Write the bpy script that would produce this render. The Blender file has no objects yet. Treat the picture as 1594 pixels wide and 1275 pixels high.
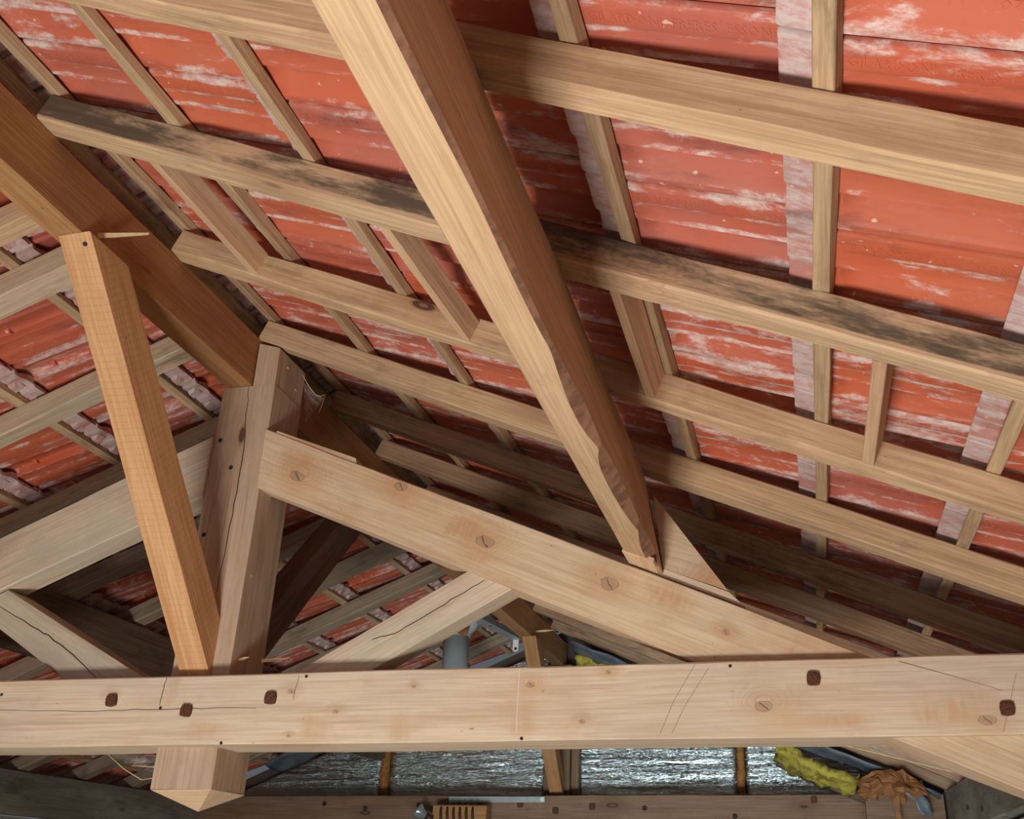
import bpy, bmesh, math, random
from mathutils import Vector, Matrix, noise

C = bpy.context.scene.collection
SC = bpy.context.scene
H = 1.9                                   # eye height above the attic floor
TH = 0.405                                # roof pitch (rad)
CO, SI = math.cos(TH), math.sin(TH)

# ------------------------------------------------------------------ camera
cam = bpy.data.cameras.new('camera')
cam_o = bpy.data.objects.new('camera', cam)
C.objects.link(cam_o)
PITCH, YAW, ROLL = 0.43766858, -0.20970819, 0.01493537
FPX = 1596.335
fw = Vector((math.sin(YAW)*math.cos(PITCH), math.cos(YAW)*math.cos(PITCH), math.sin(PITCH)))
rt0 = Vector((math.cos(YAW), -math.sin(YAW), 0))
up0 = rt0.cross(fw)
rt = rt0*math.cos(ROLL) + up0*math.sin(ROLL)
up = -rt0*math.sin(ROLL) + up0*math.cos(ROLL)
cam_o.matrix_world = Matrix(((rt.x, up.x, -fw.x, 0), (rt.y, up.y, -fw.y, 0), (rt.z, up.z, -fw.z, H), (0, 0, 0, 1)))
cam.sensor_fit = 'HORIZONTAL'
cam.sensor_width = 36
cam.lens = 36*FPX/1594
cam.shift_x = -113/1594
cam.clip_start = 0.05
SC.camera = cam_o

# ------------------------------------------------------------------ light
SC.view_settings.view_transform = 'Standard'
SC.view_settings.look = 'None'
SC.view_settings.exposure = 0.0
SC.view_settings.gamma = 1.0
SC.view_settings.use_curve_mapping = False
world = bpy.data.worlds.new('World')
SC.world = world
world.use_nodes = True
bg = world.node_tree.nodes['Background']
bg.inputs['Color'].default_value = (0.80, 0.90, 1.0, 1)
bg.inputs['Strength'].default_value = 0.12


def area(name, loc, target, sx, sy, power, col):
    l = bpy.data.lights.new(name, 'AREA')
    l.shape = 'RECTANGLE'
    l.size, l.size_y, l.energy, l.color = sx, sy, power, col
    o = bpy.data.objects.new(name, l)
    C.objects.link(o)
    o.location = loc
    d = Vector(target) - Vector(loc)
    o.rotation_euler = d.to_track_quat('-Z', 'Y').to_euler()
    return o


area('work_lamp', (-1.0, -0.25, H-1.75), (-0.9, 1.9, H+1.0), 1.0, 0.8, 146, (1.0, 0.97, 0.905))
area('front_fill', (-1.6, -2.6, H-0.6), (-1.2, 3.0, H+0.5), 2.4, 1.8, 20, (0.93, 0.97, 1.0))  # added soft fill from behind the camera, no real opening there
foil_light = area('foil_fill', (-0.6, 3.6, H-0.75), (-0.7, 7.6, H+0.75), 3.2, 0.6, 25, (0.78, 0.96, 1.0))  # unseen cool fill added mid-room to put bright streaks on the foil
foil_light.data.spread = 1.6


# ------------------------------------------------------------------ helpers
def RS(s, y, n):      # right roof slope: s down the slope, n perpendicular to it
    return Vector((s*CO + n*SI, y, -s*SI + n*CO + H))


def LS(s, y, n):      # left roof slope
    return Vector((-s*CO - n*SI, y, -s*SI + n*CO + H))


def V(x, y, z):
    return Vector((x, y, z + H))


def lin(r, g, b):
    def f(c):
        c /= 255
        return c/12.92 if c <= 0.04045 else ((c + 0.055)/1.055)**2.4
    return (f(r), f(g), f(b), 1)


ORD = ['zeroth', 'first', 'second', 'third', 'fourth', 'fifth', 'sixth', 'seventh', 'eighth', 'ninth', 'tenth', 'eleventh',
       'twelfth', 'thirteenth', 'fourteenth', 'fifteenth', 'sixteenth', 'seventeenth', 'eighteenth', 'nineteenth', 'twentieth']
ORD += ['twenty-' + w for w in ORD[1:10]] + ['thirtieth'] + ['thirty-' + w for w in ORD[1:10]] + ['fortieth'] + ['forty-' + w for w in ORD[1:10]]


def tag(o, label, cat, group=None):
    o['label'] = label
    o['category'] = cat
    o['kind'] = 'thing'
    if group:
        o['group'] = group
    return o


# ------------------------------------------------------------------ materials
class NT:
    def __init__(self, name):
        self.m = bpy.data.materials.new(name)
        self.m.use_nodes = True
        self.t = self.m.node_tree
        self.b = self.t.nodes['Principled BSDF']

    def n(self, typ, **kw):
        nd = self.t.nodes.new(typ)
        for k, v in kw.items():
            if k.startswith('i_'):
                key = k[2:]
                nd.inputs[int(key) if key.isdigit() else key].default_value = v
            else:
                setattr(nd, k, v)
        return nd

    def l(self, a, b):
        self.t.links.new(a, b)

    def math(self, op, a, b=None, c=None, clamp=False):
        nd = self.n('ShaderNodeMath', operation=op, use_clamp=clamp)
        for i, v in enumerate((a, b, c)):
            if v is None:
                continue
            if isinstance(v, (int, float)):
                nd.inputs[i].default_value = v
            else:
                self.l(v, nd.inputs[i])
        return nd.outputs[0]

    def mix(self, fac, a, b, mode='MIX'):
        nd = self.n('ShaderNodeMix', data_type='RGBA', blend_type=mode)
        for i, v in ((0, fac), (6, a), (7, b)):
            if isinstance(v, (int, float)):
                nd.inputs[i].default_value = v
            elif isinstance(v, tuple):
                nd.inputs[i].default_value = v
            else:
                self.l(v, nd.inputs[i])
        return nd.outputs[2]

    def ramp(self, fac, lo, hi):
        nd = self.n('ShaderNodeMapRange', interpolation_type='SMOOTHSTEP')
        nd.inputs[1].default_value, nd.inputs[2].default_value = lo, hi
        self.l(fac, nd.inputs[0])
        return nd.outputs[0]

    def coords(self, scale, off=40.0):
        tc = self.n('ShaderNodeTexCoord')
        oi = self.n('ShaderNodeObjectInfo')
        r = self.math('MULTIPLY', oi.outputs['Random'], off)
        ad = self.n('ShaderNodeVectorMath', operation='ADD')
        self.l(tc.outputs['Object'], ad.inputs[0])
        self.l(r, ad.inputs[1])
        self.vec = ad.outputs[0]
        self.rand = oi.outputs['Random']
        self.obj = tc.outputs['Object']
        return self.scaled(scale)

    def scaled(self, scale):
        mp = self.n('ShaderNodeVectorMath', operation='MULTIPLY')
        self.l(self.vec, mp.inputs[0])
        mp.inputs[1].default_value = scale
        return mp.outputs[0]

    def noise(self, vec, scale, detail=4, rough=0.55, dist=0.0):
        nd = self.n('ShaderNodeTexNoise')
        self.l(vec, nd.inputs['Vector'])
        nd.inputs['Scale'].default_value = scale
        nd.inputs['Detail'].default_value = detail
        nd.inputs['Roughness'].default_value = rough
        nd.inputs['Distortion'].default_value = dist
        return nd.outputs[0]


def wood(name, light, dark, stain, knots=0.5, mold=0.0, saw=0.0, ring=38.0, grey=0.0, orange=0.35, sat=0.80, kn=(), mb=(), pt=()):
    k = NT(name)
    v = k.coords((0.16, 1.0, 1.0))
    lowv = k.scaled((0.9, 3.2, 3.2))
    # knots: sparse cells stretched along the grain
    kv = k.scaled((2.3, 6.5, 6.5))
    vo = k.n('ShaderNodeTexVoronoi', feature='F1')
    k.l(kv, vo.inputs['Vector'])
    vo.inputs['Scale'].default_value = 1.0
    vo.inputs['Randomness'].default_value = 0.9
    sel = k.n('ShaderNodeSeparateColor')
    k.l(vo.outputs['Color'], sel.inputs[0])
    pick = k.math('GREATER_THAN', sel.outputs[0], 1.0 - knots*0.55)
    kd = vo.outputs['Distance']
    kmask = k.math('MULTIPLY', k.ramp(kd, 0.13, 0.085), pick)
    khalo = k.math('MULTIPLY', k.ramp(kd, 0.42, 0.10), pick)
    kcore = k.math('MULTIPLY', k.math('LESS_THAN', k.math('ABSOLUTE', k.math('SUBTRACT', kd, 0.075)), 0.016), pick)
    kx = k.n('ShaderNodeSeparateXYZ')
    k.l(k.obj, kx.inputs[0])
    for (lx, lz, rr) in kn:
        dx = k.math('MULTIPLY', k.math('SUBTRACT', kx.outputs[0], lx), 0.62/rr)
        dz = k.math('MULTIPLY', k.math('SUBTRACT', kx.outputs[2], lz), 1.0/rr)
        dd = k.math('SQRT', k.math('ADD', k.math('MULTIPLY', dx, dx), k.math('MULTIPLY', dz, dz)))
        wob = k.math('ADD', dd, k.math('MULTIPLY_ADD', k.noise(k.scaled((9, 9, 9)), 1.0, 2, 0.5), 1.6, -0.8))
        kw = k.math('ADD', dd, k.math('MULTIPLY_ADD', k.noise(k.scaled((26, 40, 40)), 1.0, 3, 0.6), 1.1, -0.55))
        kmask = k.math('MAXIMUM', kmask, k.math('MULTIPLY', k.ramp(kw, 1.15, 0.55), 0.55))
        khalo = k.math('MAXIMUM', khalo, k.ramp(wob, 5.2, 0.9))
        kcore = k.math('MAXIMUM', kcore, k.math('MULTIPLY', k.ramp(k.math('ABSOLUTE', k.math('SUBTRACT', kw, 0.95)), 0.16, 0.02), 0.5))
        ck = k.math('ABSOLUTE', k.math('ADD', dx, k.math('MULTIPLY_ADD', dz, 0.7, k.math('MULTIPLY_ADD', k.noise(k.scaled((50, 50, 50)), 1.0, 2, 0.5), 0.7, -0.35))))
        kcore = k.math('MAXIMUM', kcore, k.math('MULTIPLY', k.math('LESS_THAN', ck, 0.10), k.math('LESS_THAN', dd, 0.85)))
    # growth rings bent around the knots
    n1 = k.n('ShaderNodeTexNoise')
    k.l(lowv, n1.inputs['Vector'])
    n1.inputs['Scale'].default_value = 1.0
    n1.inputs['Detail'].default_value = 2
    sub = k.n('ShaderNodeVectorMath', operation='MULTIPLY_ADD')
    k.l(n1.outputs['Color'], sub.inputs[0])
    sub.inputs[1].default_value = (0.0, 0.16, 0.16)
    k.l(v, sub.inputs[2])
    ad = k.n('ShaderNodeVectorMath', operation='ADD')
    k.l(sub.outputs[0], ad.inputs[0])
    k.l(k.math('MULTIPLY', khalo, 0.06), ad.inputs[1])
    wv = k.n('ShaderNodeTexWave', wave_type='RINGS', rings_direction='X', wave_profile='SAW')
    k.l(ad.outputs[0], wv.inputs['Vector'])
    wv.inputs['Scale'].default_value = ring
    wv.inputs['Distortion'].default_value = 1.6
    wv.inputs['Detail'].default_value = 2
    wv.inputs['Detail Scale'].default_value = 1.3
    rings = k.math('MULTIPLY', k.math('POWER', wv.outputs['Fac'], 2.2), k.ramp(k.noise(lowv, 0.9, 2, 0.5), 0.35, 0.65))
    strk = k.noise(k.scaled((1.6, 48, 48)), 1.0, 4, 0.65)
    fib = k.noise(k.scaled((4, 150, 150)), 1.0, 3, 0.6)
    pat = k.noise(lowv, 1.7, 4, 0.6)
    spk = k.noise(k.scaled((30, 45, 45)), 1.0, 2, 0.6)
    col = k.mix(k.ramp(fib, 0.30, 0.72), light, k.mix(0.5, light, dark))
    col = k.mix(k.math('MULTIPLY', rings, 0.34), col, dark)
    col = k.mix(k.math('MULTIPLY', k.ramp(strk, 0.46, 0.72), 0.62), col, dark)
    blot = k.noise(k.scaled((7, 14, 14)), 1.0, 5, 0.7)
    col = k.mix(k.math('MULTIPLY', k.ramp(blot, 0.50, 0.74), 0.48), col, k.mix(0.5, dark, stain))
    col = k.mix(k.math('MULTIPLY', k.ramp(pat, 0.50, 0.72), orange), col, stain)
    col = k.mix(k.math('MULTIPLY', k.math('MULTIPLY', khalo, k.math('MULTIPLY_ADD', rings, 0.7, 0.62)), 0.85), col, stain)
    for (lx, lz, rx, rz) in pt:
        dx = k.math('MULTIPLY', k.math('SUBTRACT', kx.outputs[0], lx), 1.0/rx)
        dz = k.math('MULTIPLY', k.math('SUBTRACT', kx.outputs[2], lz), 1.0/rz)
        dd = k.math('SQRT', k.math('ADD', k.math('MULTIPLY', dx, dx), k.math('MULTIPLY', dz, dz)))
        dd = k.math('ADD', dd, k.math('MULTIPLY_ADD', k.noise(k.scaled((8, 20, 20)), 1.0, 5, 0.65), 2.2, -1.1))
        ray = k.math('MULTIPLY_ADD', k.ramp(k.noise(k.scaled((70, 14, 14)), 1.0, 2, 0.5), 0.35, 0.65), 0.45, 0.55)
        col = k.mix(k.math('MULTIPLY', k.ramp(dd, 1.1, 0.1), k.math('MULTIPLY', ray, 0.85)), col, stain)
    if grey:
        col = k.mix(k.math('MULTIPLY', k.ramp(k.noise(k.scaled((1.3, 5, 5)), 1.0, 5, 0.65), 0.42, 0.68), grey), col, lin(176, 166, 150))
    if mold:
        md = k.noise(k.scaled((2.2, 9, 9)), 1.0, 6, 0.72)
        for (mc, mw, ma) in mb:
            g = k.ramp(k.math('ABSOLUTE', k.math('SUBTRACT', kx.outputs[0], mc)), mw, mw*0.2)
            md = k.math('MULTIPLY_ADD', g, ma, md)
        if mb:
            md = k.math('MULTIPLY_ADD', k.ramp(kx.outputs[2], -0.022, -0.033), -0.35, md)
        md = k.math('MULTIPLY', k.ramp(md, 0.60 - 0.18*mold, 0.76 - 0.14*mold), min(1.0, 0.25 + mold*0.7))
        col = k.mix(md, col, lin(58, 52, 46))
    col = k.mix(kmask, col, k.mix(0.5, dark, lin(120, 72, 40)))
    col = k.mix(k.math('MULTIPLY', kcore, 0.7), col, lin(60, 36, 22))
    col = k.mix(k.math('MULTIPLY', k.ramp(spk, 0.74, 0.80), 0.55), col, lin(66, 46, 30))
    if saw:
        sx = k.n('ShaderNodeSeparateXYZ')
        k.l(k.vec, sx.inputs[0])
        ph = k.math('ADD', k.math('MULTIPLY', sx.outputs[0], 330.0), k.math('MULTIPLY', pat, 9.0))
        ln = k.ramp(k.math('SINE', ph), 0.55, 1.0)
        col = k.mix(k.math('MULTIPLY', k.math('MULTIPLY', ln, k.ramp(fib, 0.25, 0.6)), saw), col, dark)
    tint = k.n('ShaderNodeHueSaturation')
    k.l(col, tint.inputs['Color'])
    k.l(k.math('MULTIPLY_ADD', k.rand, 0.16, 0.92), tint.inputs['Value'])
    tint.inputs['Saturation'].default_value = sat
    k.l(tint.outputs[0], k.b.inputs['Base Color'])
    k.b.inputs['Roughness'].default_value = 0.72
    k.b.inputs['Specular IOR Level'].default_value = 0.12
    bp = k.n('ShaderNodeBump')
    bp.inputs['Strength'].default_value = 0.35
    bp.inputs['Distance'].default_value = 0.004
    k.l(k.math('ADD', k.math('MULTIPLY', fib, 0.6), k.math('MULTIPLY', wv.outputs['Fac'], 0.4)), bp.inputs['Height'])
    k.l(bp.outputs[0], k.b.inputs['Normal'])
    return k.m


def plain(name, col, rough=0.6, metal=0.0, var=0.0, vcol=(0, 0, 0, 1), scale=20.0, bump=0.0, spec=0.4):
    k = NT(name)
    v = k.coords((1, 1, 1))
    nz = k.noise(v, scale, 5, 0.6)
    c = k.mix(k.math('MULTIPLY', k.ramp(nz, 0.42, 0.66), var), col, vcol)
    k.l(c, k.b.inputs['Base Color'])
    k.b.inputs['Roughness'].default_value = rough
    k.b.inputs['Metallic'].default_value = metal
    k.b.inputs['Specular IOR Level'].default_value = spec
    if bump:
        bp = k.n('ShaderNodeBump')
        bp.inputs['Strength'].default_value = bump
        bp.inputs['Distance'].default_value = 0.01
        k.l(nz, bp.inputs['Height'])
        k.l(bp.outputs[0], k.b.inputs['Normal'])
    return k.m


def tile_material():
    k = NT('terracotta')
    v = k.coords((1, 1, 1), 60.0)
    uvn = k.n('ShaderNodeUVMap', uv_map='tile_plan')
    sx = k.n('ShaderNodeSeparateXYZ')
    k.l(uvn.outputs[0], sx.inputs[0])
    x, y = sx.outputs[0], sx.outputs[1]
    base = k.mix(k.math('FRACT', k.math('MULTIPLY', k.rand, 13.7)), lin(200, 104, 70), lin(184, 106, 92))
    base = k.mix(k.math('MULTIPLY', k.ramp(k.noise(v, 3.0, 4, 0.6), 0.40, 0.66), 0.50), base, lin(200, 92, 52))
    base = k.mix(k.math('MULTIPLY', k.ramp(k.noise(k.scaled((6, 26, 26)), 1.0, 5, 0.7), 0.45, 0.70), 0.40), base, lin(172, 84, 66))
    # lime bloom: heavier at the side joint, the lettered band and the head
    m1 = k.noise(k.scaled((6.5, 15, 15)), 1.0, 8, 0.74, 0.3)
    joint = None
    for u_, w_ in ((0.006, 0.020), (0.103, 0.011), (0.201, 0.020), (0.060, 0.010)):
        g = k.ramp(k.math('ABSOLUTE', k.math('SUBTRACT', y, u_)), w_, w_*0.3)
        joint = g if joint is None else k.math('MAXIMUM', joint, g)
    head = k.ramp(x, 0.075, 0.045)
    bias = k.math('ADD', k.math('MULTIPLY', joint, 0.105), k.math('MULTIPLY', head, 0.17))
    tr_ = k.math('FRACT', k.math('MULTIPLY', k.rand, 7.31))
    bias = k.math('ADD', bias, k.math('MULTIPLY_ADD', tr_, 0.12, -0.030))
    bl = k.ramp(k.math('ADD', m1, bias), 0.575, 0.72)
    fine = k.ramp(k.noise(k.scaled((34, 60, 60)), 1.0, 4, 0.7), 0.30, 0.62)
    bl = k.math('MULTIPLY', bl, k.math('MULTIPLY_ADD', fine, 0.65, 0.25))
    col = k.mix(bl, base, lin(222, 206, 200))
    col = k.mix(k.math('MULTIPLY', head, 0.40), col, lin(176, 160, 162))
    sp = k.ramp(k.noise(k.scaled((55, 55, 55)), 1.0, 1, 0.5), 0.74, 0.78)
    col = k.mix(k.math('MULTIPLY', sp, 0.6), col, lin(238, 214, 190))
    dk = k.ramp(k.noise(k.scaled((3, 12, 12)), 1.0, 5, 0.7), 0.54, 0.76)
    col = k.mix(k.math('MULTIPLY', dk, 0.6), col, lin(100, 66, 64))
    k.l(col, k.b.inputs['Base Color'])
    k.b.inputs['Roughness'].default_value = 0.62
    k.b.inputs['Specular IOR Level'].default_value = 0.35
    bp = k.n('ShaderNodeBump')
    bp.inputs['Strength'].default_value = 0.12
    bp.inputs['Distance'].default_value = 0.004
    k.l(k.noise(k.scaled((20, 40, 40)), 1.0, 5, 0.7), bp.inputs['Height'])
    k.l(bp.outputs[0], k.b.inputs['Normal'])
    return k.m


def foil_material():
    k = NT('foil')
    v = k.coords((1, 1, 1))
    k.b.inputs['Base Color'].default_value = (0.80, 0.90, 0.92, 1)
    k.b.inputs['Metallic'].default_value = 1.0
    k.b.inputs['Roughness'].default_value = 0.27
    a = k.noise(k.scaled((2.2, 2.2, 30)), 1.0, 4, 0.6, 0.5)
    b = k.noise(k.scaled((70, 70, 140)), 1.0, 2, 0.5)
    bp = k.n('ShaderNodeBump')
    bp.inputs['Strength'].default_value = 1.0
    bp.inputs['Distance'].default_value = 0.055
    k.l(k.math('ADD', a, k.math('MULTIPLY', b, 0.05)), bp.inputs['Height'])
    k.l(bp.outputs[0], k.b.inputs['Normal'])
    return k.m


def web_material():
    k = NT('cobweb')
    tr = k.n('ShaderNodeBsdfTransparent')
    df = k.n('ShaderNodeBsdfDiffuse')
    df.inputs['Color'].default_value = lin(214, 208, 196)
    mx = k.n('ShaderNodeMixShader')
    v = k.coords((1, 1, 1))
    f = k.noise(k.scaled((18, 60, 60)), 1.0, 4, 0.7)
    k.l(k.math('MULTIPLY_ADD', k.ramp(f, 0.35, 0.75), 0.24, 0.05), mx.inputs[0])
    k.l(tr.outputs[0], mx.inputs[1])
    k.l(df.outputs[0], mx.inputs[2])
    out = k.t.nodes['Material Output']
    k.l(mx.outputs[0], out.inputs['Surface'])
    return k.m


M = {
    'tie': wood('pale_pine', lin(222, 198, 164), lin(186, 146, 106), lin(200, 150, 98), 0.35, ring=20, orange=0.40, grey=0.25,
                kn=[(2.404, .045, .006), (2.97, .045, .007), (3.11, -.012, .006), (3.66, .048, .008), (3.87, .075, .006), (4.27, -.020, .013),
                    (3.33, .05, .004), (4.80, -.062, .012), (2.98, -.075, .004), (3.80, -.05, .005)],
                pt=[(2.02, -.045, .07, .05), (3.05, -.045, .06, .05), (3.30, -.05, .05, .05), (3.63, -.03, .06, .07), (2.72, -.05, .07, .05), (4.72, -.03, .14, .07),
                    (2.60, .05, .03, .06), (4.45, -.06, .10, .03)]),
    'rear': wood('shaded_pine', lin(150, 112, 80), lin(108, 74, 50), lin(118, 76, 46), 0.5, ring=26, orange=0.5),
    'principal': wood('knotty_pine', lin(218, 188, 148), lin(182, 138, 94), lin(190, 134, 74), 0.3, ring=24, orange=0.55,
                      kn=[(.152, -.015, .017), (.497, .070, .013), (.829, .004, .018), (1.223, .02, .017), (1.949, .027, .018), (1.57, .012, .007)],
                      pt=[(.757, .025, .11, .06), (.13, .03, .09, .06), (1.84, .02, .20, .08), (1.40, .05, .09, .05), (.50, .05, .10, .05), (.82, -.05, .10, .04)]),
    'greypine': wood('greyed_pine', lin(214, 190, 158), lin(172, 140, 106), lin(178, 138, 98), 0.45, grey=0.65, ring=26, orange=0.3),
    'post': wood('post_pine', lin(202, 166, 130), lin(158, 116, 82), lin(166, 118, 76), 0.4, ring=26, grey=0.25, orange=0.4),
    'rafter': wood('rafter_pine', lin(212, 170, 116), lin(150, 106, 64), lin(168, 112, 62), 0.5, mold=0.28, ring=30, orange=0.45),
    'mouldy': wood('mould_stained_pine', lin(208, 168, 118), lin(146, 106, 68), lin(164, 114, 66), 0.5, mold=0.85, mb=[(.18, .42, .16), (1.15, .22, .06), (1.62, .38, .13), (2.2, .5, .07)], ring=30, orange=0.35),
    'oldshaded': wood('weathered_rafter_shaded', lin(176, 150, 120), lin(122, 98, 72), lin(130, 98, 64), 0.4, mold=0.45, grey=0.3, ring=30),  # the left slope's weathered wood again, colours darkened to paint in rear shade
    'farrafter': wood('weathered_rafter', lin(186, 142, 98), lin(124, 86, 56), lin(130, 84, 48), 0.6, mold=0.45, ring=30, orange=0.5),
    'oldrafter': wood('weathered_grey_rafter', lin(206, 178, 140), lin(156, 122, 88), lin(168, 122, 80), 0.4, mold=0.35, grey=0.35, ring=30),
    'ridge': wood('orange_brown_fir', lin(186, 134, 80), lin(138, 92, 52), lin(158, 98, 46), 0.35, mold=0.15, ring=26, orange=0.55, sat=0.92),
    'purlin': wood('tan_fir', lin(208, 170, 124), lin(166, 122, 80), lin(184, 128, 72), 0.2, ring=20, orange=0.55, sat=0.86, mold=0.12,
                   pt=[(2.05, -.10, .22, .10), (2.35, -.10, .12, .10), (1.75, -.10, .08, .08)]),
    'brace': wood('sawn_larch', lin(226, 174, 118), lin(186, 126, 72), lin(206, 140, 78), 0.12, saw=0.30, ring=18, orange=0.4, sat=0.92),
    'batten': wood('batten_pine', lin(206, 168, 116), lin(142, 102, 66), lin(150, 102, 56), 0.2, mold=0.35, ring=40),
    'noggin': wood('noggin_pine', lin(220, 176, 126), lin(176, 122, 78), lin(186, 124, 72), 0.3, ring=42, orange=0.3),
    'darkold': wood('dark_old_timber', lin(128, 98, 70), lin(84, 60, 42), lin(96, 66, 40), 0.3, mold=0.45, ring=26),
    'plate': wood('grey_board', lin(140, 130, 112), lin(104, 92, 76), lin(120, 100, 78), 0.3, mold=0.4, grey=0.6, ring=20),
    'endgrain': wood('end_grain_pine', lin(224, 184, 134), lin(196, 146, 96), lin(200, 144, 88), 0.0, ring=20, grey=0.3),
    'bark': plain('bark', lin(150, 108, 82), 0.9, var=0.7, vcol=lin(98, 64, 50), scale=22, bump=0.3),
    'rust': plain('rusted_iron', lin(112, 68, 48), 0.85, 0.2, 0.8, lin(62, 40, 32), 160, 0.6),
    'crack': plain('crack_shadow', lin(70, 46, 30), 0.95),
    'tile': tile_material(),
    'foil': foil_material(),
    'foam': plain('expanding_foam', lin(166, 112, 58), 0.8, var=0.7, vcol=lin(116, 72, 32), scale=40, bump=1.0),
    'pvc': plain('grey_pvc', lin(160, 168, 170), 0.38, var=0.2, vcol=lin(90, 92, 92), scale=6),
    'zinc': plain('galvanised_steel', lin(176, 182, 182), 0.45, 0.55, 0.3, lin(130, 136, 136), 30),
    'membrane': plain('grey_plastic_membrane', lin(108, 116, 124), 0.30, var=0.6, vcol=lin(62, 68, 76), scale=7, bump=0.4),
    'wool': plain('yellow_mineral_wool', lin(190, 172, 72), 0.95, var=0.85, vcol=lin(110, 96, 36), scale=18, bump=1.0),
    'paper': plain('brown_kraft_paper', lin(150, 98, 56), 0.6, var=0.4, vcol=lin(104, 64, 36), scale=12, bump=0.5),
    'chrome': plain('clear_lamp_glass', lin(196, 206, 212), 0.15, 0.7),
    'cable': plain('brown_cable', lin(70, 42, 26), 0.5),
    'concrete': plain('concrete_floor', lin(176, 168, 158), 0.85, var=0.5, vcol=lin(140, 132, 122), scale=3, bump=0.2),
    'render': plain('rough_render', lin(170, 160, 146), 0.9, var=0.5, vcol=lin(136, 126, 112), scale=6, bump=0.4),
    'gable': plain('dark_gable_boards', lin(98, 86, 76), 0.9, var=0.5, vcol=lin(74, 62, 54), scale=6, bump=0.4),
    'splinter': plain('fresh_splinter', lin(236, 206, 160), 0.7, var=0.4, vcol=lin(206, 166, 116), scale=60),
    'pencil': plain('pencil_mark', lin(150, 124, 100), 0.9),
    'hole': plain('nail_stain', lin(58, 40, 30), 0.9),
    'white': plain('white_plastic', lin(226, 226, 222), 0.4),
    'web': web_material(),
}


# ------------------------------------------------------------------ mesh builders
def to_object(name, verts, faces, mat, frame, mats_idx=None, extra=None, smooth=False, parent=None):
    inv = frame.inverted()
    me = bpy.data.meshes.new(name)
    me.from_pydata([inv @ Vector(v) for v in verts], [], faces)
    me.materials.append(mat)
    for e in (extra or []):
        me.materials.append(e)
    if mats_idx:
        for i, p in enumerate(me.polygons):
            p.material_index = mats_idx[i]
    bm = bmesh.new()
    bm.from_mesh(me)
    bmesh.ops.recalc_face_normals(bm, faces=bm.faces)
    bm.to_mesh(me)
    bm.free()
    if smooth:
        for p in me.polygons:
            p.use_smooth = True
    o = bpy.data.objects.new(name, me)
    C.objects.link(o)
    if parent is not None:
        o.parent = parent
        o.matrix_parent_inverse = parent.matrix_world.inverted()
    o.matrix_world = frame
    return o


def frame_of(o0, ax, side):
    x = ax.normalized()
    z = x.cross(side).normalized()
    y = z.cross(x)
    m = Matrix.Identity(4)
    for i in range(3):
        m[i][0], m[i][1], m[i][2], m[i][3] = x[i], y[i], z[i], o0[i]
    return m


def timber(name, A, B, mat, cham=0.004, rough=0.0018, seed=0, parent=None, wane=None, cap=None, step=0.07):
    """A beam lofted between two four-cornered ends A and B (world points, same order), with worn arrises.
    wane: {corner: function(t)->chamfer size} gives a barky missing edge."""
    A = [Vector(p) for p in A]
    B = [Vector(p) for p in B]
    ca, cb = sum(A, Vector())/4, sum(B, Vector())/4
    L = (cb - ca).length
    N = max(2, min(130, int(L/step)))
    rnd = random.Random(seed*7 + 3)
    ph = [rnd.uniform(0, 50) for _ in range(12)]
    verts, faces, mi = [], [], []
    for i in range(N + 1):
        t = i/N
        P = []
        for c in range(4):
            p = A[c].lerp(B[c], t)
            w = Vector((noise.noise(Vector((t*L*1.7, ph[c], 1))), noise.noise(Vector((t*L*1.7, ph[c], 7))),
                        noise.noise(Vector((t*L*1.7, ph[c], 13)))))
            P.append(p + w*rough*2)
        for c in range(4):
            p = P[c]
            k = cham*(0.75 + 0.9*abs(noise.noise(Vector((t*L*5, ph[4 + c], 3)))))
            if wane and c in wane:
                k = max(k, wane[c](t))
            for q in (P[c - 1], P[(c + 1) % 4]):
                d = q - p
                verts.append(p + d.normalized()*min(k, d.length*0.42))
    for i in range(N):
        for j in range(8):
            a, b = i*8 + j, i*8 + (j + 1) % 8
            faces.append((a, b, b + 8, a + 8))
            bark = 0
            if wane and j % 2 == 0 and (j//2) in wane and wane[j//2]((i + .5)/N) > 0.0045:
                bark = 1
            mi.append(bark)
    faces.append(tuple(range(7, -1, -1)))
    faces.append(tuple(N*8 + j for j in range(8)))
    mi += [2 if cap else 0]*2
    fr = frame_of(ca, cb - ca, A[1] - A[0])
    ex = []
    if wane or cap:
        ex = [M['bark']]
    if cap:
        ex.append(cap)
    return to_object(name, verts, faces, mat, fr, mi, ex, parent=parent)


def tbox(name, x0, x1, y0, y1, z0, z1, mat, axis='x', **kw):
    c = lambda x, y, z: V(x, y, z)
    if axis == 'x':
        A = [c(x0, y0, z0), c(x0, y1, z0), c(x0, y1, z1), c(x0, y0, z1)]
        B = [c(x1, y0, z0), c(x1, y1, z0), c(x1, y1, z1), c(x1, y0, z1)]
    elif axis == 'y':
        A = [c(x0, y0, z0), c(x1, y0, z0), c(x1, y0, z1), c(x0, y0, z1)]
        B = [c(x0, y1, z0), c(x1, y1, z0), c(x1, y1, z1), c(x0, y1, z1)]
    else:
        A = [c(x0, y0, z0), c(x1, y0, z0), c(x1, y1, z0), c(x0, y1, z0)]
        B = [c(x0, y0, z1), c(x1, y0, z1), c(x1, y1, z1), c(x0, y1, z1)]
    return timber(name, A, B, mat, **kw)


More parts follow.
